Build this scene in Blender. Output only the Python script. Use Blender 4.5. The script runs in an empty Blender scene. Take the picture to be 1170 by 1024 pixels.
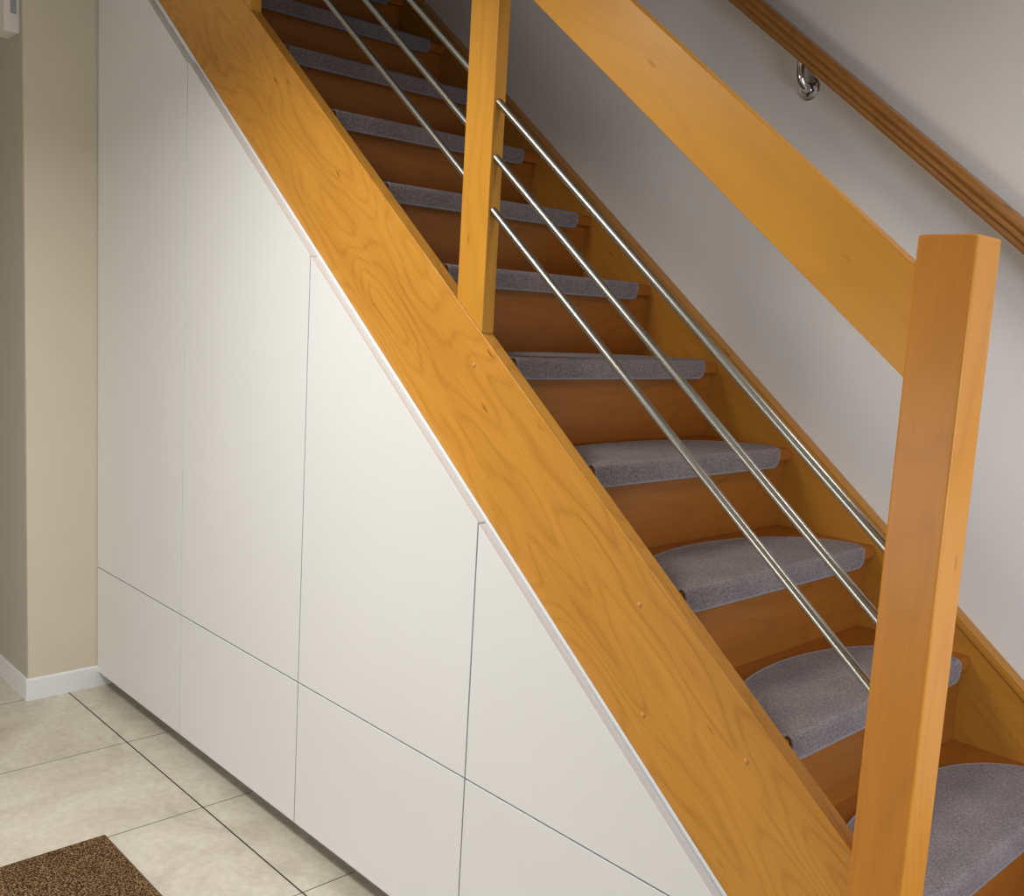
import bpy, bmesh, math, random
from mathutils import Vector, Matrix
random.seed(7)
# ------------------------------------------------------------------ units
U = 1.4                      # metres per survey unit (camera stands one unit from the cupboard fronts)
ZF = 1.0645                  # eye height in survey units
def P(x, y, z): return Vector((x*U, y*U, (z+ZF)*U))
M_ = 0.8063567               # stair pitch (rise per run)
ANG = math.atan(M_)          # ~38.9 deg, descending towards +X
scene = bpy.context.scene
COL = scene.collection

# ------------------------------------------------------------------ camera
cam = bpy.data.cameras.new('camera')
camo = bpy.data.objects.new('camera', cam); COL.objects.link(camo)
R = [[0.6809522225342783, 0.7301490431559341, 0.05644860851839545],
     [0.13594309137399585, -0.05028872898430481, -0.9894394977174623],
     [-0.7195995737442251, 0.6814348233794458, -0.13350293986050743]]
rt, dn, fw = [Vector(r) for r in R]
mw = Matrix.Identity(4)
for i in range(3):
    mw[i][0] = rt[i]; mw[i][1] = -dn[i]; mw[i][2] = -fw[i]
mw.translation = P(0, -1, 0)
camo.matrix_world = mw
cam.sensor_fit = 'HORIZONTAL'; cam.sensor_width = 36
cam.lens = 1146.2/1170*36
cam.clip_start = 0.02
scene.camera = camo

# ------------------------------------------------------------------ light and exposure
w = bpy.data.worlds.new('world'); scene.world = w; w.use_nodes = True
w.node_tree.nodes['Background'].inputs[0].default_value = (0.62, 0.72, 1.0, 1)
w.node_tree.nodes['Background'].inputs[1].default_value = 0.3
scene.view_settings.view_transform = 'Standard'
scene.view_settings.look = 'None'
scene.view_settings.gamma = 1
scene.view_settings.use_curve_mapping = False
scene.view_settings.exposure = -0.10
def area(name, loc, target, sx, sy, power, col, spread=180):
    l = bpy.data.lights.new(name, 'AREA'); l.shape = 'RECTANGLE'; l.size = sx; l.size_y = sy
    l.energy = power; l.color = col; l.spread = math.radians(spread)
    o = bpy.data.objects.new(name, l); COL.objects.link(o)
    o.location = loc; o.rotation_euler = (Vector(target)-Vector(loc)).to_track_quat('-Z', 'Y').to_euler()
    return o
area('hall_ceiling_lamp', P(-1.38, -0.80, 0.705), P(-1.38, -0.78, 0), 0.45, 0.45, 32, (1.0, 0.985, 0.96), 152)
area('stair_foot_lamp', P(-0.22, 0.20, 0.705), P(-0.27, 0.22, 0), 0.25, 0.25, 5.4, (1.0, 0.93, 0.82))
area('entrance_daylight', P(0.42, 0.02, -0.24), P(-0.6, 0.26, -0.60), 0.5, 0.8, 21, (0.72, 0.83, 1.0))
area('hall_fill', P(-1.5, -2.10, -0.50), P(-1.4, 0, -0.6), 1.6, 0.9, 15, (0.98, 0.985, 1.0), 130)  # added fill light from the hall side, not an actual window

# ------------------------------------------------------------------ materials
def newmat(name):
    m = bpy.data.materials.new(name); m.use_nodes = True
    nt = m.node_tree; b = nt.nodes['Principled BSDF']
    return m, nt, b
def N(nt, t, **kw):
    n = nt.nodes.new(t)
    for k, v in kw.items():
        if k.startswith('i_'): n.inputs[k[2:].replace('_', ' ')].default_value = v
        else: setattr(n, k, v)
    return n
def ramp(nt, fac, stops):
    r = nt.nodes.new('ShaderNodeValToRGB'); nt.links.new(fac, r.inputs[0])
    e = r.color_ramp.elements
    while len(e) > 1: e.remove(e[0])
    e[0].position = stops[0][0]; e[0].color = (*stops[0][1], 1)
    for p, c in stops[1:]:
        q = e.new(p); q.color = (*c, 1)
    return r
def plain(name, col, rough=0.6, noise=0.0, nscale=8, bump=0.0, bscale=300, metal=0, spec=0.5, coat=0):
    m, nt, b = newmat(name); b.inputs['Roughness'].default_value = rough; b.inputs['Metallic'].default_value = metal
    b.inputs['Specular IOR Level'].default_value = spec
    b.inputs['Coat Weight'].default_value = coat
    tc = N(nt, 'ShaderNodeTexCoord')
    n = N(nt, 'ShaderNodeTexNoise'); n.inputs['Scale'].default_value = nscale; n.inputs['Detail'].default_value = 4
    nt.links.new(tc.outputs['Object'], n.inputs['Vector'])
    r = ramp(nt, n.outputs['Fac'], [(0.25, tuple(c*(1-noise) for c in col)), (0.75, tuple(min(1, c*(1+noise)) for c in col))])
    nt.links.new(r.outputs[0], b.inputs['Base Color'])
    if bump:
        n2 = N(nt, 'ShaderNodeTexNoise'); n2.inputs['Scale'].default_value = bscale; n2.inputs['Detail'].default_value = 3
        nt.links.new(tc.outputs['Object'], n2.inputs['Vector'])
        bp = N(nt, 'ShaderNodeBump'); bp.inputs['Strength'].default_value = bump; bp.inputs['Distance'].default_value = 0.001
        nt.links.new(n2.outputs['Fac'], bp.inputs['Height']); nt.links.new(bp.outputs[0], b.inputs['Normal'])
    return m
def wood(name, light, dark, seed=0.0, rings=5.0, contrast=1.0, rough=0.34, along='X', wide=1.0, spec=0.25):
    """Varnished beech: long figure lines and cathedral loops along local 'along' axis."""
    m, nt, b = newmat(name); L = nt.links
    tc = N(nt, 'ShaderNodeTexCoord')
    oi = N(nt, 'ShaderNodeObjectInfo')
    def mapped(sl, sc, off):
        mp = N(nt, 'ShaderNodeMapping')
        s = [sc, sc, sc]; s['XYZ'.index(along)] = sl
        mp.inputs['Scale'].default_value = s
        mp.inputs['Location'].default_value = (off, off*1.7, off*0.6)
        L.new(tc.outputs['Object'], mp.inputs['Vector'])
        return mp.outputs[0]
    n1 = N(nt, 'ShaderNodeTexNoise'); n1.inputs['Scale'].default_value = 1; n1.inputs['Detail'].default_value = 1.6; n1.inputs['Roughness'].default_value = 0.45
    L.new(mapped(1.5, 6.0/wide, seed), n1.inputs['Vector'])
    mul = N(nt, 'ShaderNodeMath', operation='MULTIPLY'); L.new(n1.outputs['Fac'], mul.inputs[0]); mul.inputs[1].default_value = rings*6.28*3
    sn = N(nt, 'ShaderNodeMath', operation='SINE'); L.new(mul.outputs[0], sn.inputs[0])
    mr = N(nt, 'ShaderNodeMapRange'); L.new(sn.outputs[0], mr.inputs[0]); mr.inputs[1].default_value = -1; mr.inputs[2].default_value = 1
    pw = N(nt, 'ShaderNodeMath', operation='POWER'); L.new(mr.outputs[0], pw.inputs[0]); pw.inputs[1].default_value = 4.0
    # fibres
    n2 = N(nt, 'ShaderNodeTexNoise'); n2.inputs['Scale'].default_value = 1; n2.inputs['Detail'].default_value = 5; n2.inputs['Roughness'].default_value = 0.6
    L.new(mapped(5, 190, seed+3), n2.inputs['Vector'])
    # broad tone
    n3 = N(nt, 'ShaderNodeTexNoise'); n3.inputs['Scale'].default_value = 1; n3.inputs['Detail'].default_value = 3
    L.new(mapped(1.6, 13, seed+9), n3.inputs['Vector'])
    # flecks
    n4 = N(nt, 'ShaderNodeTexVoronoi'); n4.inputs['Scale'].default_value = 1
    L.new(mapped(5, 22, seed+5), n4.inputs['Vector'])
    fl = N(nt, 'ShaderNodeMapRange'); L.new(n4.outputs['Distance'], fl.inputs[0])
    fl.inputs[1].default_value = 0.03; fl.inputs[2].default_value = 0.10; fl.inputs[3].default_value = 0.55; fl.inputs[4].default_value = 0
    def scale(o, k):
        q = N(nt, 'ShaderNodeMath', operation='MULTIPLY'); L.new(o, q.inputs[0]); q.inputs[1].default_value = k; return q.outputs[0]
    def add(a, c):
        q = N(nt, 'ShaderNodeMath', operation='ADD'); L.new(a, q.inputs[0]); L.new(c, q.inputs[1]); return q.outputs[0]
    t = add(add(scale(pw.outputs[0], 0.155*contrast), scale(n2.outputs['Fac'], 0.46*contrast)), scale(n3.outputs['Fac'], 0.55*contrast))
    t = add(t, fl.outputs[0])
    c = ramp(nt, t, [(0.28, light), (0.62, tuple((a*0.6+d*0.4) for a, d in zip(light, dark))), (1.15, dark)])
    L.new(c.outputs[0], b.inputs['Base Color'])
    b.inputs['Roughness'].default_value = rough
    b.inputs['Coat Weight'].default_value = 0.06; b.inputs['Coat Roughness'].default_value = 0.2; b.inputs['Specular IOR Level'].default_value = spec
    bp = N(nt, 'ShaderNodeBump'); bp.inputs['Strength'].default_value = 0.12; bp.inputs['Distance'].default_value = 0.0006
    L.new(n2.outputs['Fac'], bp.inputs['Height']); L.new(bp.outputs[0], b.inputs['Normal'])
    return m
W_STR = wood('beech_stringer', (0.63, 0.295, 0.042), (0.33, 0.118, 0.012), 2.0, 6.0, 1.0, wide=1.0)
W_POST = wood('beech_post', (0.64, 0.30, 0.036), (0.38, 0.145, 0.014), 5.0, 3.0, 0.8, along='Z')
W_NEWEL = wood('beech_newel', (0.60, 0.235, 0.024), (0.36, 0.115, 0.010), 8.0, 3.2, 0.8, along='Z')
W_RAIL = wood('beech_rail', (0.63, 0.290, 0.032), (0.42, 0.160, 0.014), 11.0, 2.5, 0.7)
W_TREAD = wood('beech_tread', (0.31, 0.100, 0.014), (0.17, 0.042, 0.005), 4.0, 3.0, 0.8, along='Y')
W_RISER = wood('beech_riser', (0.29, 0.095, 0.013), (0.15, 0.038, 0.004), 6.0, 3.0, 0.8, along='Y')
W_WSTR = wood('beech_wall_stringer', (0.46, 0.195, 0.026), (0.27, 0.092, 0.010), 14.0, 3.0, 0.8)
W_WRAIL = wood('stained_handrail', (0.36, 0.155, 0.036), (0.17, 0.062, 0.012), 17.0, 6.0, 1.0, rough=0.18, spec=0.6)
W_PLUG = plain('plug_wood', (0.62, 0.27, 0.06), 0.4)
WHITE = plain('white_lacquer', (0.74, 0.745, 0.73), 0.42, 0.012, 3, 0.05, 500)
WTRIM = plain('white_trim', (0.82, 0.825, 0.82), 0.4, 0.01, 4)
DARKGAP = plain('carcass_grey', (0.12, 0.12, 0.115), 0.8)
STEEL_D = None
def steel():
    m, nt, b = newmat('brushed_steel'); b.inputs['Metallic'].default_value = 1; b.inputs['Roughness'].default_value = 0.3
    tc = N(nt, 'ShaderNodeTexCoord'); mp = N(nt, 'ShaderNodeMapping'); mp.inputs['Scale'].default_value = (12, 12, 1.5)
    nt.links.new(tc.outputs['Object'], mp.inputs[0]); n = N(nt, 'ShaderNodeTexNoise'); n.inputs['Scale'].default_value = 1
    nt.links.new(mp.outputs[0], n.inputs['Vector'])
    r = ramp(nt, n.outputs['Fac'], [(0.3, (0.33, 0.32, 0.29)), (0.7, (0.40, 0.385, 0.35))]); nt.links.new(r.outputs[0], b.inputs['Base Color'])
    return m
STEEL = steel()
CHROME = plain('chrome', (0.62, 0.63, 0.62), 0.12, metal=1)
WALL_B = plain('beige_paint', (0.66, 0.585, 0.45), 0.85, 0.02, 5, 0.08, 250)
WALL_B_SHADE = plain('beige_paint_shaded', (0.50, 0.45, 0.37), 0.85, 0.02, 5, 0.08, 250)  # same beige paint, darkened to carry the shade on the passage wall
WALL_W = plain('offwhite_paint', (0.67, 0.63, 0.58), 0.9, 0.015, 4, 0.10, 220)
CEIL = plain('ceiling_paint', (0.78, 0.77, 0.74), 0.9)
BOXW = plain('box_plastic', (0.80, 0.74, 0.67), 0.5)
BOXG = plain('box_slot', (0.33, 0.33, 0.36), 0.4)
def carpet_mat():
    m, nt, b = newmat('stair_carpet'); b.inputs['Roughness'].default_value = 1; b.inputs['Specular IOR Level'].default_value = 0.1
    b.inputs['Sheen Weight'].default_value = 0.15; b.inputs['Sheen Roughness'].default_value = 0.5
    b.inputs['Sheen Tint'].default_value = (0.95, 0.9, 0.95, 1)
    g = N(nt, 'ShaderNodeTexCoord')
    n = N(nt, 'ShaderNodeTexNoise'); n.inputs['Scale'].default_value = 420; n.inputs['Detail'].default_value = 3; n.inputs['Roughness'].default_value = 0.7
    n2 = N(nt, 'ShaderNodeTexNoise'); n2.inputs['Scale'].default_value = 9; n2.inputs['Detail'].default_value = 4
    for q in (n, n2): nt.links.new(g.outputs['Object'], q.inputs['Vector'])
    r = ramp(nt, n.outputs['Fac'], [(0.32, (0.088, 0.070, 0.066)), (0.5, (0.195, 0.155, 0.145)), (0.68, (0.38, 0.31, 0.29))])
    r2 = ramp(nt, n2.outputs['Fac'], [(0.3, (0.82, 0.82, 0.82)), (0.7, (1.12, 1.10, 1.08))])
    mx = N(nt, 'ShaderNodeMix', data_type='RGBA', blend_type='MULTIPLY'); mx.inputs[0].default_value = 1
    nt.links.new(r.outputs[0], mx.inputs[6]); nt.links.new(r2.outputs[0], mx.inputs[7]); nt.links.new(mx.outputs[2], b.inputs['Base Color'])
    bp = N(nt, 'ShaderNodeBump'); bp.inputs['Strength'].default_value = 0.9; bp.inputs['Distance'].default_value = 0.003
    nt.links.new(n.outputs['Fac'], bp.inputs['Height']); nt.links.new(bp.outputs[0], b.inputs['Normal'])
    return m
CARPET = carpet_mat()
BIND = plain('carpet_binding', (0.215, 0.185, 0.18), 1.0, 0.35, 500, 0.8, 700)
def mat_mat():
    m, nt, b = newmat('coir'); b.inputs['Roughness'].default_value = 1; b.inputs['Specular IOR Level'].default_value = 0.1
    g = N(nt, 'ShaderNodeTexCoord')
    n = N(nt, 'ShaderNodeTexNoise'); n.inputs['Scale'].default_value = 230; n.inputs['Detail'].default_value = 2
    nt.links.new(g.outputs['Object'], n.inputs['Vector'])
    r = ramp(nt, n.outputs['Fac'], [(0.40, (0.035, 0.016, 0.007)), (0.52, (0.13, 0.070, 0.030)), (0.64, (0.34, 0.215, 0.11))])
    nt.links.new(r.outputs[0], b.inputs['Base Color'])
    bp = N(nt, 'ShaderNodeBump'); bp.inputs['Strength'].default_value = 1; bp.inputs['Distance'].default_value = 0.006
    nt.links.new(n.outputs['Fac'], bp.inputs['Height']); nt.links.new(bp.outputs[0], b.inputs['Normal'])
    return m
COIR = mat_mat(); COIR_E = plain('mat_edge', (0.14, 0.085, 0.04), 0.9, 0.2, 200)
def tile_mat():
    m, nt, b = newmat('stone_tile'); L = nt.links
    b.inputs['Roughness'].default_value = 0.42
    g = N(nt, 'ShaderNodeTexCoord')
    n = N(nt, 'ShaderNodeTexNoise'); n.inputs['Scale'].default_value = 3.2; n.inputs['Detail'].default_value = 8; n.inputs['Roughness'].default_value = 0.62; n.inputs['Distortion'].default_value = 1.2
    L.new(g.outputs['Object'], n.inputs['Vector'])
    n2 = N(nt, 'ShaderNodeTexNoise'); n2.inputs['Scale'].default_value = 45; n2.inputs['Detail'].default_value = 5
    L.new(g.outputs['Object'], n2.inputs['Vector'])
    r = ramp(nt, n.outputs['Fac'], [(0.30, (0.52, 0.465, 0.365)), (0.5, (0.64, 0.585, 0.475)), (0.72, (0.72, 0.675, 0.57))])
    r2 = ramp(nt, n2.outputs['Fac'], [(0.3, (0.90, 0.89, 0.88)), (0.7, (1.04, 1.04, 1.04))])
    mx = N(nt, 'ShaderNodeMix', data_type='RGBA', blend_type='MULTIPLY'); mx.inputs[0].default_value = 1
    L.new(r.outputs[0], mx.inputs[6]); L.new(r2.outputs[0], mx.inputs[7])
    # grout from world position: lines X = X0 + k*S and Y = Y0 + k*S
    S = 0.3938*U; X0 = -1.855*U; Y0 = -0.0765*U
    sp = N(nt, 'ShaderNodeSeparateXYZ'); L.new(g.outputs['Object'], sp.inputs[0])
    def line(o, c0, hw):
        a = N(nt, 'ShaderNodeMath', operation='SUBTRACT'); L.new(o, a.inputs[0]); a.inputs[1].default_value = c0 - 40*S + S/2
        q = N(nt, 'ShaderNodeMath', operation='MODULO'); L.new(a.outputs[0], q.inputs[0]); q.inputs[1].default_value = S
        d = N(nt, 'ShaderNodeMath', operation='SUBTRACT'); L.new(q.outputs[0], d.inputs[0]); d.inputs[1].default_value = S/2
        e = N(nt, 'ShaderNodeMath', operation='ABSOLUTE'); L.new(d.outputs[0], e.inputs[0])
        f = N(nt, 'ShaderNodeMath', operation='LESS_THAN'); L.new(e.outputs[0], f.inputs[0]); f.inputs[1].default_value = hw
        return f.outputs[0]
    lx = line(sp.outputs[0], X0, 0.0016); ly = line(sp.outputs[1], Y0, 0.0026)
    mxx = N(nt, 'ShaderNodeMath', operation='MAXIMUM'); L.new(lx, mxx.inputs[0]); L.new(ly, mxx.inputs[1])
    fin = N(nt, 'ShaderNodeMix', data_type='RGBA'); L.new(mxx.outputs[0], fin.inputs[0]); L.new(mx.outputs[2], fin.inputs[6])
    fin.inputs[7].default_value = (0.045, 0.038, 0.034, 1)
    L.new(fin.outputs[2], b.inputs['Base Color'])
    bp = N(nt, 'ShaderNodeBump'); bp.invert = True; bp.inputs['Strength'].default_value = 0.5; bp.inputs['Distance'].default_value = 0.002
    L.new(mxx.outputs[0], bp.inputs['Height']); L.new(bp.outputs[0], b.inputs['Normal'])
    return m
TILE = tile_mat()

# ------------------------------------------------------------------ mesh helpers
def link(name, bm, mat, parent=None, loc=(0, 0, 0), rot=(0, 0, 0), smooth=False, weighted=False):
    me = bpy.data.meshes.new(name)
    bmesh.ops.recalc_face_normals(bm, faces=bm.faces)
    bm.to_mesh(me); bm.free()
    if mat: me.materials.append(mat)
    if smooth:
        for p in me.polygons: p.use_smooth = True
        try: me.set_sharp_from_angle(angle=math.radians(40))
        except Exception: pass
    o = bpy.data.objects.new(name, me); COL.objects.link(o)
    o.location = loc; o.rotation_euler = rot
    if weighted:
        md = o.modifiers.new('weighted_normals', 'WEIGHTED_NORMAL'); md.weight = 100; md.keep_sharp = False
    if parent: o.parent = parent
    return o
def bevel(bm, wd, seg=2, edges=None):
    if wd > 0:
        bmesh.ops.bevel(bm, geom=list(edges or bm.edges), offset=wd, segments=seg, profile=0.5, affect='EDGES', clamp_overlap=True)
def prism_bm(poly, y0, y1, bev=0.0, seg=2):
    """poly = list of (x,z) metres, extruded in y."""
    bm = bmesh.new()
    a = [bm.verts.new((x, y0, z)) for x, z in poly]; b = [bm.verts.new((x, y1, z)) for x, z in poly]
    n = len(poly)
    bm.faces.new(a); bm.faces.new(b[::-1])
    for i in range(n): bm.faces.new((a[i], b[i], b[(i+1) % n], a[(i+1) % n]))
    bevel(bm, bev, seg)
    return bm
def prism(name, poly, y0, y1, mat, parent=None, bev=0.0, tilt=False, smooth=True, seg=2):
    """poly in survey units (x, z); tilt=True turns local X along the stair pitch."""
    pts = [P(x, 0, z) for x, z in poly]
    o = Vector((sum(p.x for p in pts)/len(pts), (y0+y1)/2*U, sum(p.z for p in pts)/len(pts)))
    ang = ANG if tilt else 0.0
    ca, sa = math.cos(ang), math.sin(ang)
    loc = []
    for p in pts:
        dx, dz = p.x-o.x, p.z-o.z
        loc.append((dx*ca - dz*sa, dx*sa + dz*ca))     # rotate by -(-ang) about Y
    bm = prism_bm(loc, y0*U-o.y, y1*U-o.y, bev, seg)
    return link(name, bm, mat, parent, o, (0, ang, 0), smooth, smooth and bev > 0)
def box(name, x0, x1, y0, y1, z0, z1, mat, parent=None, bev=0.0, smooth=True):
    return prism(name, [(x0, z0), (x1, z0), (x1, z1), (x0, z1)], y0, y1, mat, parent, bev, False, smooth)
def empty(name, loc):
    o = bpy.data.objects.new(name, None); COL.objects.link(o); o.location = loc; o.empty_display_size = 0.1
    return o
def tag(o, label, cat, group=None):
    o['label'] = label; o['category'] = cat
    if group: o['group'] = group
    return o
def adopt(parent, *objs):
    for o in objs:
        o.parent = parent
        o.location = Vector(o.location) - Vector(parent.location)
def struct(o): o['kind'] = 'structure'; return o
def zs(s, x): return s - M_*x        # z on a pitch line of value s at x
def tube_bm(pts, r, seg=16, closed=False, bm=None):
    bm = bm or bmesh.new(); rings = []; n = len(pts); pts = [Vector(p) for p in pts]
    up = None
    for i, p in enumerate(pts):
        t = (pts[(i+1) % n]-pts[i-1]) if closed else (pts[min(i+1, n-1)]-pts[max(i-1, 0)])
        t.normalize()
        if up is None: up = t.orthogonal().normalized()
        up = (up - t*up.dot(t)).normalized(); sd = t.cross(up)
        rr = r[i] if isinstance(r, (list, tuple)) else r
        rings.append([bm.verts.new(p + up*math.cos(a)*rr + sd*math.sin(a)*rr) for a in [2*math.pi*k/seg for k in range(seg)]])
    m = n if closed else n-1
    for i in range(m):
        A, B = rings[i], rings[(i+1) % n]
        for k in range(seg): bm.faces.new((A[k], A[(k+1) % seg], B[(k+1) % seg], B[k]))
    if not closed:
        bm.faces.new(rings[0][::-1]); bm.faces.new(rings[-1])
    return bm

# ------------------------------------------------------------------ surveyed planes (survey units)
XL = -2.637          # side wall at the left end of the cupboards
YC = -0.1754         # outer corner of that wall
YS0, YS1 = 0.0157, 0.0399    # outer stringer faces
WF, WW = 0.607, 0.634        # wall stringer face, wall face
S_LO, S_TOP = -1.2165, -0.9648
SW_TOP = -0.9535
RUN, H = 0.17694, 0.14280
X0 = -0.607          # nose of the tread four risers above the floor
Z0 = -0.5010       # its top
TT = 0.0225          # tread thickness
HC = 0.72            # hall ceiling height

# ------------------------------------------------------------------ setting
struct(box('floor', -4.2, 2.2, -2.25, WW, -ZF-0.06, -ZF, TILE, smooth=False))
fl = bpy.data.objects['floor']
# put the origin of the floor at the world origin so the tile grid is laid out in metres
me = fl.data; off = Vector(fl.location); me.transform(Matrix.Translation(off)); fl.location = (0, 0, 0)
struct(box('wall_left', XL-0.01, XL, YC, WW, -ZF, 2.6, WALL_B, smooth=False))
struct(box('wall_passage', -4.2, XL-0.0101, YC, YC+0.08, -ZF, HC, WALL_B_SHADE, smooth=False))
struct(box('wall_stair', -4.2, 2.2, WW, WW+0.1, -ZF, 2.6, WALL_W, smooth=False))
struct(box('wall_back', -4.2, 2.2, -2.35, -2.25, -ZF, HC, WALL_B, smooth=False))
struct(box('wall_far', -4.3, -4.2, -2.35, YC+0.08, -ZF, HC, WALL_B, smooth=False))
struct(box('ceiling', -4.3, 2.3, -2.35, 0.0, HC, HC+0.05, CEIL, smooth=False))
# unseen sloping soffit added over the flight, dark wood cuts bounced light upstairs
struct(prism('ceiling_shade_soffit', [(-2.637, zs(0.30, -2.637)), (-0.521, HC), (-0.521, 1.2), (-2.637, 2.9)], 0.0001, WW, W_TREAD, smooth=False))
struct(box('wall_upper', XL+0.0001, 2.2, -0.08, -0.0001, HC+0.0501, 2.6, CEIL, smooth=False))
struct(box('ceiling_foot', -0.5209, 2.3, 0.0001, WW, HC, HC+0.05, CEIL, smooth=False))
# baseboards
BT = 0.0085
struct(prism('baseboard_left', [(XL, -ZF), (XL+BT, -ZF), (XL+BT, -ZF+0.0545), (XL+BT*0.5, -ZF+0.0575), (XL, -ZF+0.0575)], YC-BT, 0.0365, WTRIM, bev=0.0008, smooth=True))
struct(box('baseboard_passage', -4.2, XL-0.0001, YC-BT, YC-0.0001, -ZF, -ZF+0.0575, WTRIM, bev=0.0016))

# ------------------------------------------------------------------ cupboard units under the stairs
SEAM = -0.7335; BOT = -1.0223; DB = 0.0157; G = 0.0013
SD = -1.2253
XS = [XL+0.0015, -2.1345, -1.6215, -1.1215, -0.6205, -0.4815]
labels = ['tallest white handleless cupboard unit against the beige wall, under the upper stairs',
          'second tallest white cupboard unit, beside the tallest one at the beige wall',
          'medium white cupboard unit with slanted top, between second tallest and triangular units',
          'white cupboard unit with triangular door, right of the medium slanted unit',
          None]
for i in range(5):
    xa, xb = XS[i]+G, XS[i+1]-G
    sd = SD-0.006 if i == 0 else SD
    root = empty('cupboard_unit' if i < 4 else 'filler_panel', P((xa+xb)/2, 0.03, -ZF))
    kids = []
    za, zb = zs(sd, xa), zs(sd, xb)
    if i < 4:
        tag(root, labels[i], 'cupboard', 'white cupboard units under the staircase')
        kids.append(prism('door', [(xa, SEAM+G), (xb, SEAM+G), (xb, max(zb, SEAM+G+0.001)), (xa, za)], 0.0, DB-0.001, WHITE, bev=0.0012))
        kids.append(box('drawer_front', xa, xb, 0.0, DB-0.001, BOT, SEAM-G, WHITE, bev=0.0012))
        # carcass behind the fronts
        kids.append(prism('carcass', [(xa-G+0.0002, BOT+0.002), (xb+G-0.0002, BOT+0.002), (xb+G-0.0002, zs(S_LO-0.0222, xb+G)), (xa-G+0.0002, zs(S_LO-0.0222, xa-G))], DB+0.0002, 0.58, DARKGAP))
    else:
        tag(root, 'low white end panel beside the newel, right of the triangular cupboard door', 'panel')
        kids.append(prism('front', [(xa, BOT), (xb+0.0005, BOT), (xb+0.0005, zb), (xa, za)], 0.0, DB-0.001, WHITE, bev=0.0012))
    adopt(root, *kids)
pl = box('plinth', XL+0.0095, -0.4815, 0.0375, 0.047, -ZF, BOT+0.001, DARKGAP)
pl['label'] = 'recessed dark plinth running along the floor under all the cupboards'; pl['category'] = 'plinth'
pl.data.materials.clear(); pl.data.materials.append(plain('plinth_grey', (0.30, 0.28, 0.25), 0.6))
# white scribe strip between the door tops and the stringer
st = prism('scribe_strip', [(XL+0.0005, zs(S_LO-0.0215, XL)), (-0.4815, zs(S_LO-0.0215, -0.4815)), (-0.4815, zs(S_LO-0.0003, -0.4815)), (XL+0.0005, zs(S_LO-0.0003, XL))], DB, 0.030, WTRIM, bev=0.0006, tilt=True)
tag(st, 'thin white strip running diagonally between cupboard tops and orange stringer', 'trim strip')

# ------------------------------------------------------------------ staircase
stair = empty('staircase', P(-0.6, 0.3, -ZF))
tag(stair, 'orange varnished beech staircase with closed risers rising to the left', 'staircase')
XN0, XN1 = -0.4788, -0.4182      # newel faces
kids = []
KTOP = 9
XT = X0 - KTOP*RUN - RUN
str_o = prism('stringer', [(XL+0.001, zs(S_LO, XL)), (XN0-0.0003, zs(S_LO, XN0)), (XN0-0.0003, zs(S_TOP, XN0)), (XL+0.001, zs(S_TOP, XL))], YS0, YS1, W_STR, bev=0.0025, tilt=True, seg=3)
kids.append(str_o)
# wall stringer with a fine bead near its top edge
xw0, xw1 = XL+0.001, -0.10
ws = prism('wall_stringer', [(xw0, zs(SW_TOP-0.30, xw0)), (xw1, max(zs(SW_TOP-0.30, xw1), -ZF)), (xw1, zs(SW_TOP, xw1)), (xw0, zs(SW_TOP, xw0))], WF, WW-0.0005, W_WSTR, bev=0.0016, tilt=True)
kids.append(ws)
bead = prism('bead', [(xw0, zs(SW_TOP-0.0135, xw0)), (xw1, zs(SW_TOP-0.0135, xw1)), (xw1, zs(SW_TOP-0.0045, xw1)), (xw0, zs(SW_TOP-0.0045, xw0))], WF-0.0022, WF-0.0001, W_WSTR, bev=0.0009, tilt=True)
kids.append(bead)
def tread_poly(x, zt, depth):
    r = TT*0.28; pts = []
    for a in range(0, 91, 18):
        t = math.radians(a); pts.append((x-r+r*math.cos(t), zt-r+r*math.sin(t)))
    pts.append((x-depth, zt)); pts.append((x-depth, zt-TT))
    for a in range(90, -1, -18):
        t = math.radians(a); pts.append((x-r+r*math.cos(t), zt-TT+r-r*math.sin(t)))
    return pts
OH = 0.013
ks = list(range(-1, KTOP+1))
for k in ks:
    x = X0 - k*RUN; zt = Z0 + k*H
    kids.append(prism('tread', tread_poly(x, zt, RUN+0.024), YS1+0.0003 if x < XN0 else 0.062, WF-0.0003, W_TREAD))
    # riser under this tread
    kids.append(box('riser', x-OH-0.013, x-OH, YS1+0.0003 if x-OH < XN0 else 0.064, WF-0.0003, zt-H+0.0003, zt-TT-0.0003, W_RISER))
# lower steps turn away behind the newel: plain continuing treads down to the floor
for k in (-2, -3):
    x = X0 - k*RUN; zt = Z0 + k*H
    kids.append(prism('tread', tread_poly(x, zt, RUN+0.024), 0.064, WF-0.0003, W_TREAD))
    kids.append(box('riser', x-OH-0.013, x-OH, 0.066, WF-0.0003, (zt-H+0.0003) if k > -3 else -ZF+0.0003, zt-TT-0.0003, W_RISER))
adopt(stair, *kids)
# landing upstairs
struct(box('floor_upper', XL+0.0005, X0-(KTOP+1)*RUN, YS1+0.0005, WF-0.0005, Z0+(KTOP+1)*H-0.10, Z0+(KTOP+1)*H, CEIL))
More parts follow.
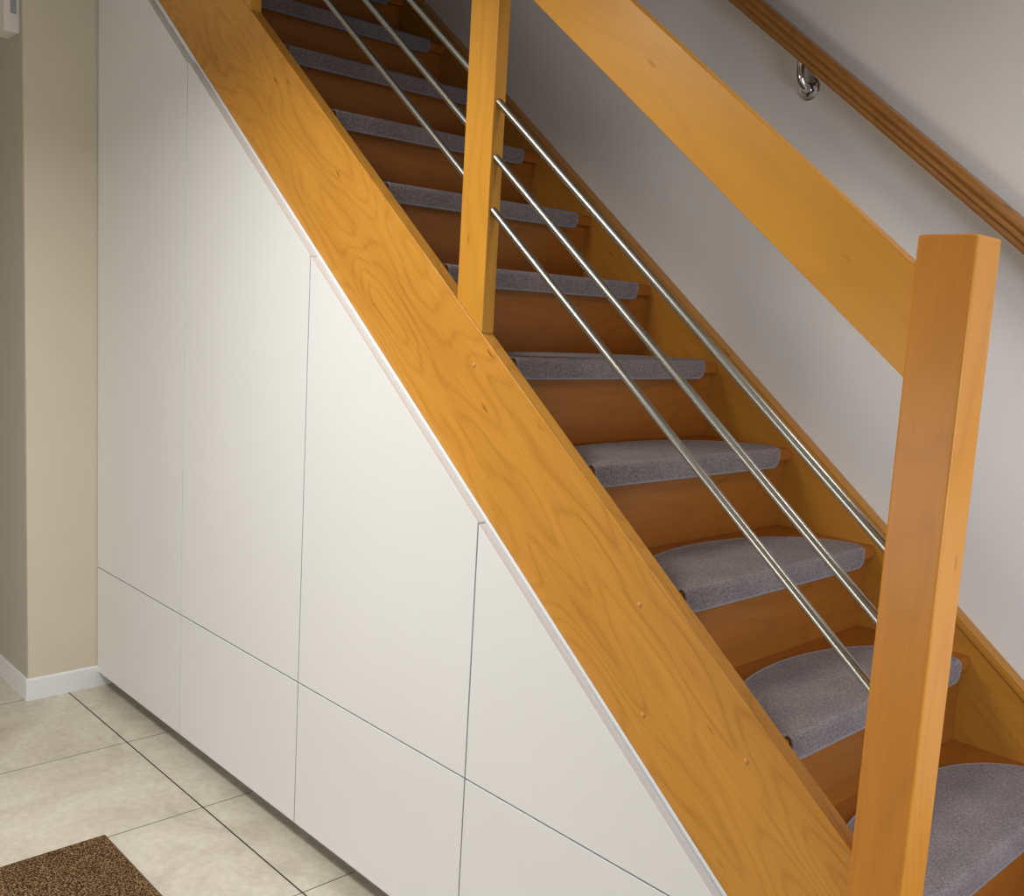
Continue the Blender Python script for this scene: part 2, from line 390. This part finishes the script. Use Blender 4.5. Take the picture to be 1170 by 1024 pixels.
# wooden plugs along the stringer face
for (px, pz) in [(-1.168, -0.083), (-0.811, -0.372), (-0.630, -0.521), (-0.791, -0.518)]:
    bm = bmesh.new()
    prof = [(0.0052, 0.0), (0.0050, 0.0011), (0.0040, 0.0023), (0.0022, 0.0030), (0.0003, 0.0032)]
    rings = []
    for r, h in prof:
        rings.append([bm.verts.new((r*math.cos(a), -h, r*math.sin(a))) for a in [2*math.pi*k/14 for k in range(14)]])
    for A, B in zip(rings, rings[1:]):
        for q in range(14): bm.faces.new((A[q], A[(q+1) % 14], B[(q+1) % 14], B[q]))
    bm.faces.new(rings[-1]); bm.faces.new(rings[0])
    o = link('wood_plug', bm, W_PLUG, None, P(px, YS0, pz), smooth=True)
    # child of the stringer
    o.parent = str_o
    bpy.context.view_layer.update()
    o.matrix_parent_inverse = (Matrix.Translation(str_o.location + stair.location) @ Matrix.Rotation(ANG, 4, 'Y')).inverted()

# ------------------------------------------------------------------ railing
rail = empty('stair_railing', P(-0.45, 0.028, -ZF))
tag(rail, 'orange beech railing with square newel, flat sloping handrail and three steel rods', 'railing')
kids = []
kids.append(box('newel_post', XN0, XN1, -0.0015, 0.0575, -ZF, 0.1013, W_NEWEL, bev=0.0048))
def post(name, x0, x1):
    poly = [(x0, zs(S_TOP+0.0006, x0)), (x1, zs(S_TOP+0.0006, x1)), (x1, zs(-0.4365, x1)), (x0, zs(-0.4365, x0))]
    o = prism(name, poly, YS0+0.0002, YS1-0.0002, W_POST, bev=0.0022)
    return o
PA0, PA1 = -1.2170, -1.1540
PB0, PB1 = -1.9560, -1.8930
kids += [post('post', PA0, PA1), post('post', PB0, PB1)]
kids.append(prism('handrail', [(XL+0.001, zs(-0.4360, XL)), (XN0-0.0003, zs(-0.4360, XN0)), (XN0-0.0003, zs(-0.3198, XN0)), (XL+0.001, zs(-0.3198, XL))], YS0+0.0004, 0.0345, W_RAIL, bev=0.0028, tilt=True, seg=3))
YR = 0.0258
for s in (-0.7800, -0.7025, -0.6222):
    for xa, xb in ((PA1, XN0), (PB1, PA0), (XL+0.001, PB0)):
        a = P(xa+0.0002, YR, zs(s, xa+0.0002)); b = P(xb-0.0002, YR, zs(s, xb-0.0002))
        c = (a+b)/2; d = (b-a)
        # local Z along the rod, ends cut vertical
        bm = tube_bm([(0, 0, -d.length/2), (0, 0, d.length/2)], 0.0080, 24)
        o = link('steel_rod', bm, STEEL, None, c, d.to_track_quat('Z', 'Y').to_euler(), True)
        kids.append(o)
# dark ferrule rings where rods enter the posts
adopt(rail, *kids)

# ------------------------------------------------------------------ wall handrail
wr = empty('wall_handrail', P(-0.9, WW, zs(-0.30, -0.9)))
tag(wr, 'darker stained moulded wooden handrail fixed sloping along the stair wall', 'handrail')
def profile():
    # local (y, z') cross-section in survey units, symmetric mopstick with side grooves
    half = [(0.0, 0.0185), (0.008, 0.0178), (0.0135, 0.0150), (0.0168, 0.0105), (0.0172, 0.0058),
            (0.0150, 0.0030), (0.0138, 0.0010), (0.0150, -0.0012), (0.0163, -0.0045), (0.0152, -0.0075), (0.0128, -0.0092), (0.0135, -0.0112), (0.0140, -0.0150), (0.0120, -0.0182)]
    return half + [(-y, z) for y, z in reversed(half[1:])]
prof = profile()
bm = bmesh.new()
Lh = 2.3*U
ra = [bm.verts.new((-Lh/2, y*U, z*U)) for y, z in prof]; rb = [bm.verts.new((Lh/2, y*U, z*U)) for y, z in prof]
bm.faces.new(ra); bm.faces.new(rb[::-1])
for i in range(len(prof)): bm.faces.new((ra[i], rb[i], rb[(i+1) % len(prof)], ra[(i+1) % len(prof)]))
YH = 0.595; SH = -0.3267
hx = -0.95
rl = link('rail', bm, W_WRAIL, None, P(hx, YH, zs(SH, hx)), (0, ANG, 0), False)
for p in rl.data.polygons: p.use_smooth = True
try: rl.data.set_sharp_from_angle(angle=math.radians(50))
except Exception: pass
def bracket(cx, cz):
    root = None
    bm = bmesh.new()
    prof = [(0.0, 0.0), (0.0285, 0.0), (0.0285, 0.003), (0.0260, 0.0055), (0.012, 0.0066), (0.010, 0.010), (0.0, 0.011)]
    n = 28; rings = []
    for r, h in prof[1:-1]:
        rings.append([bm.verts.new((r*math.cos(a), -h, r*math.sin(a))) for a in [2*math.pi*k/n for k in range(n)]])
    for A, B in zip(rings, rings[1:]):
        for q in range(n): bm.faces.new((A[q], A[(q+1) % n], B[(q+1) % n], B[q]))
    bm.faces.new(rings[0]); bm.faces.new(rings[-1])
    d = link('bracket', bm, CHROME, None, P(cx, WW-0.0004, cz), smooth=True)
    # arm: out from the disc and up to the underside of the rail
    ztop = zs(SH, cx-0.004) - 0.0185/math.cos(ANG) - 0.001
    y1 = YH-WW+0.010
    pts = [(0, -0.008, 0), (0, -0.022, 0.001), (-0.001, y1*U*0.68, 0.006), (-0.002, y1*U*0.9, 0.015), (-0.003, y1*U, 0.026), (-0.004, y1*U, (ztop-cz)*U)]
    arm = link('arm', tube_bm(pts, [0.014, 0.012, 0.0105, 0.0105, 0.0105, 0.0105], 18), CHROME, d, (0, 0, 0), smooth=True)
    sc = bmesh.new()
    for ax, az in ((0.0145, -0.006), (-0.0145, -0.006), (0.0, -0.016)):
        bmesh.ops.create_uvsphere(sc, u_segments=10, v_segments=6, radius=0.0035, matrix=Matrix.Translation((ax, -0.0062, az)) @ Matrix.Scale(0.5, 4, (0, 1, 0)))
    link('screws', sc, plain('screw_dark', (0.08, 0.08, 0.08), 0.3, metal=1), d, smooth=True)
    return d
br = bracket(-1.010, 0.4235)
adopt(wr, rl, br)

# ------------------------------------------------------------------ stair carpets
CT = 0.0042                   # carpet thickness
def carpet_parts(k):
    """half-moon pad: flat top with elliptical back, front rolls over the nose and hangs as a flap."""
    x = X0 - k*RUN; zt = Z0 + k*H
    ya = YS1+0.0125 if k >= 0 else 0.062
    yb = WF-0.034 if k >= 0 else WF-0.006
    ex = 2.15 if k >= 0 else 3.0
    yc = (ya+yb)/2; hw = (yb-ya)/2
    dep = 0.1605
    rf = 0.0042; zb = -(TT+0.0065)       # flap bottom relative to the top of the tread
    # profile distance parameter: s<0 on top (x = nose - rf + s), quarter roll, then down the front
    roll = rf*math.pi/2; down = -zb - rf
    def pos(s, y, off):
        """s: distance from start of roll; off: lift off the wood"""
        if s <= 0: return (x-rf+s, y, zt+off)
        if s < roll:
            a = s/rf; return (x-rf+(rf+off)*math.sin(a), y, zt-rf+(rf+off)*math.cos(a))
        return (x+off, y, zt-rf-(s-roll))
    def yy(u, s):
        """the flap is narrower than the pad on top: a small notch at each end of the nose"""
        t = min(1.0, max(0.0, (s+0.012)/0.010)); t = t*t*(3-2*t)
        return yc+u*(hw-(0.0125 if u > 0 else (0.024 if k >= 0 else 0.004))*t)
    ny = 44
    cr = 0.016                          # rounded lower corners of the flap
    cols = []
    for j in range(ny+1):
        u = -math.cos(math.pi*j/ny)      # -1..1, dense at the ends
        y = yc+u*hw
        back = -(dep-rf)*math.sqrt(max(0.0, 1-abs(u)**ex))
        back = min(back, -0.018)
        e = hw*(1-abs(u)); 
        bot = roll+down
        cq = cr if u > 0 else 0.024
        if e < cq: bot -= cq - math.sqrt(max(0, cq*cq-(cq-e)**2))
        ss = [back + (0-back)*q/9 for q in range(9)] + [roll*q/5 for q in range(6)]
        ss += [roll+(bot-roll)*q/4 for q in range(1, 5)]
        cols.append((u, ss))
    c = P(x, yc, zt)
    bm = bmesh.new(); top = []; und = []
    for u, ss in cols:
        top.append([bm.verts.new(P(*pos(s, yy(u, s), CT))-c) for s in ss])
        und.append([bm.verts.new(P(*pos(s, yy(u, s), 0.0003))-c) for s in ss])
    m = len(cols[0][1])
    for j in range(ny):
        for q in range(m-1):
            bm.faces.new((top[j][q], top[j+1][q], top[j+1][q+1], top[j][q+1]))
            bm.faces.new((und[j][q], und[j][q+1], und[j+1][q+1], und[j+1][q]))
        bm.faces.new((top[j][0], und[j][0], und[j+1][0], top[j+1][0]))
        bm.faces.new((top[j][m-1], top[j+1][m-1], und[j+1][m-1], und[j][m-1]))
    for j in (0, ny):
        for q in range(m-1): bm.faces.new((top[j][q], top[j][q+1], und[j][q+1], und[j][q]))
    # outline for the stitched binding
    mid = lambda j, q: P(*pos(cols[j][1][q], yy(cols[j][0], cols[j][1][q]), CT*0.62))-c
    loop = [mid(j, 0) for j in range(ny+1)] + [mid(ny, q) for q in range(1, m)] + [mid(j, m-1) for j in range(ny-1, -1, -1)] + [mid(0, q) for q in range(m-2, 0, -1)]
    clean = [loop[0]]
    for p in loop[1:]:
        if (p-clean[-1]).length > 0.0025: clean.append(p)
    if (clean[0]-clean[-1]).length < 0.0025: clean.pop()
    return bm, clean, c
carpet_labels = {
 -1: 'lowest grey-brown stair carpet, half hidden behind the newel at bottom right',
  0: 'second stair carpet from the bottom, where the lowest steel rod ends',
  1: 'third grey half-moon stair carpet from the bottom, its rounded back fully showing',
  2: 'fourth grey half-moon stair carpet from the bottom, topmost with clearly visible upper face',
  3: 'stair carpet at eye level, the first one below the foot of the middle post',
  4: 'stair carpet passing behind the middle post, the first one above its foot',
  5: 'stair carpet passing behind the middle post, the second one above its foot',
  6: 'dark stair carpet front edge, third one above the foot of the middle post',
  7: 'dark stair carpet front edge, fourth one above the foot of the middle post',
  8: 'very dim stair carpet second from the top, beside the base of the upper post',
  9: 'topmost and darkest stair carpet in view, at the upper edge of the photo'}
for k in range(-1, KTOP+1):
    bm, loop, c = carpet_parts(k)
    o = link('stair_carpet', bm, CARPET, None, c, smooth=True)
    tag(o, carpet_labels[k], 'stair carpet', 'half-moon carpets on the stair treads')
    b = link('binding', tube_bm(loop, 0.0034, 6, closed=True), BIND, o, (0, 0, 0), smooth=True)
    b['label'] = 'lighter stitched binding'

# ------------------------------------------------------------------ door mat
mt = empty('door_mat', P(-1.4, -0.5, -ZF))
tag(mt, 'brown speckled coir door mat with thin dark border on the beige tiles', 'door mat')
mx0, mx1, my0, my1 = -1.857, -1.10, -0.80, -0.280
a = box('pile', mx0+0.004, mx1-0.004, my0+0.004, my1-0.004, -ZF+0.0006, -ZF+0.0085, COIR, bev=0.001)
bm = bmesh.new()
o_, i_ = [(mx0, my0), (mx1, my0), (mx1, my1), (mx0, my1)], [(mx0+.004, my0+.004), (mx1-.004, my0+.004), (mx1-.004, my1-.004), (mx0+.004, my1-.004)]
def ring(pts, z): return [bm.verts.new(P(x, y, z)-P(-1.4, -0.5, -ZF)) for x, y in pts]
ob, ot, it, ib = ring(o_, -ZF+0.0003), ring(o_, -ZF+0.0062), ring(i_, -ZF+0.0066), ring(i_, -ZF+0.0003)
for A, B in ((ob, ot), (ot, it), (it, ib), (ib, ob)):
    for q in range(4): bm.faces.new((A[q], A[(q+1) % 4], B[(q+1) % 4], B[q]))
e = link('border', bm, COIR_E, mt)
adopt(mt, a)

# ------------------------------------------------------------------ white box on the passage wall
wb = empty('wall_box', P(-2.70, YC, 0.66))
tag(wb, 'white box with a grey slot mounted on the wall corner at top left', 'wall box')
bx = box('housing', -2.745, -2.660, -0.2110, YC-0.0002, 0.5935, 0.80, BOXW, bev=0.0015)
sl = box('slot', -2.6599, -2.6588, -0.1965, -0.1835, 0.636, 0.76, BOXG)
adopt(wb, bx, sl)
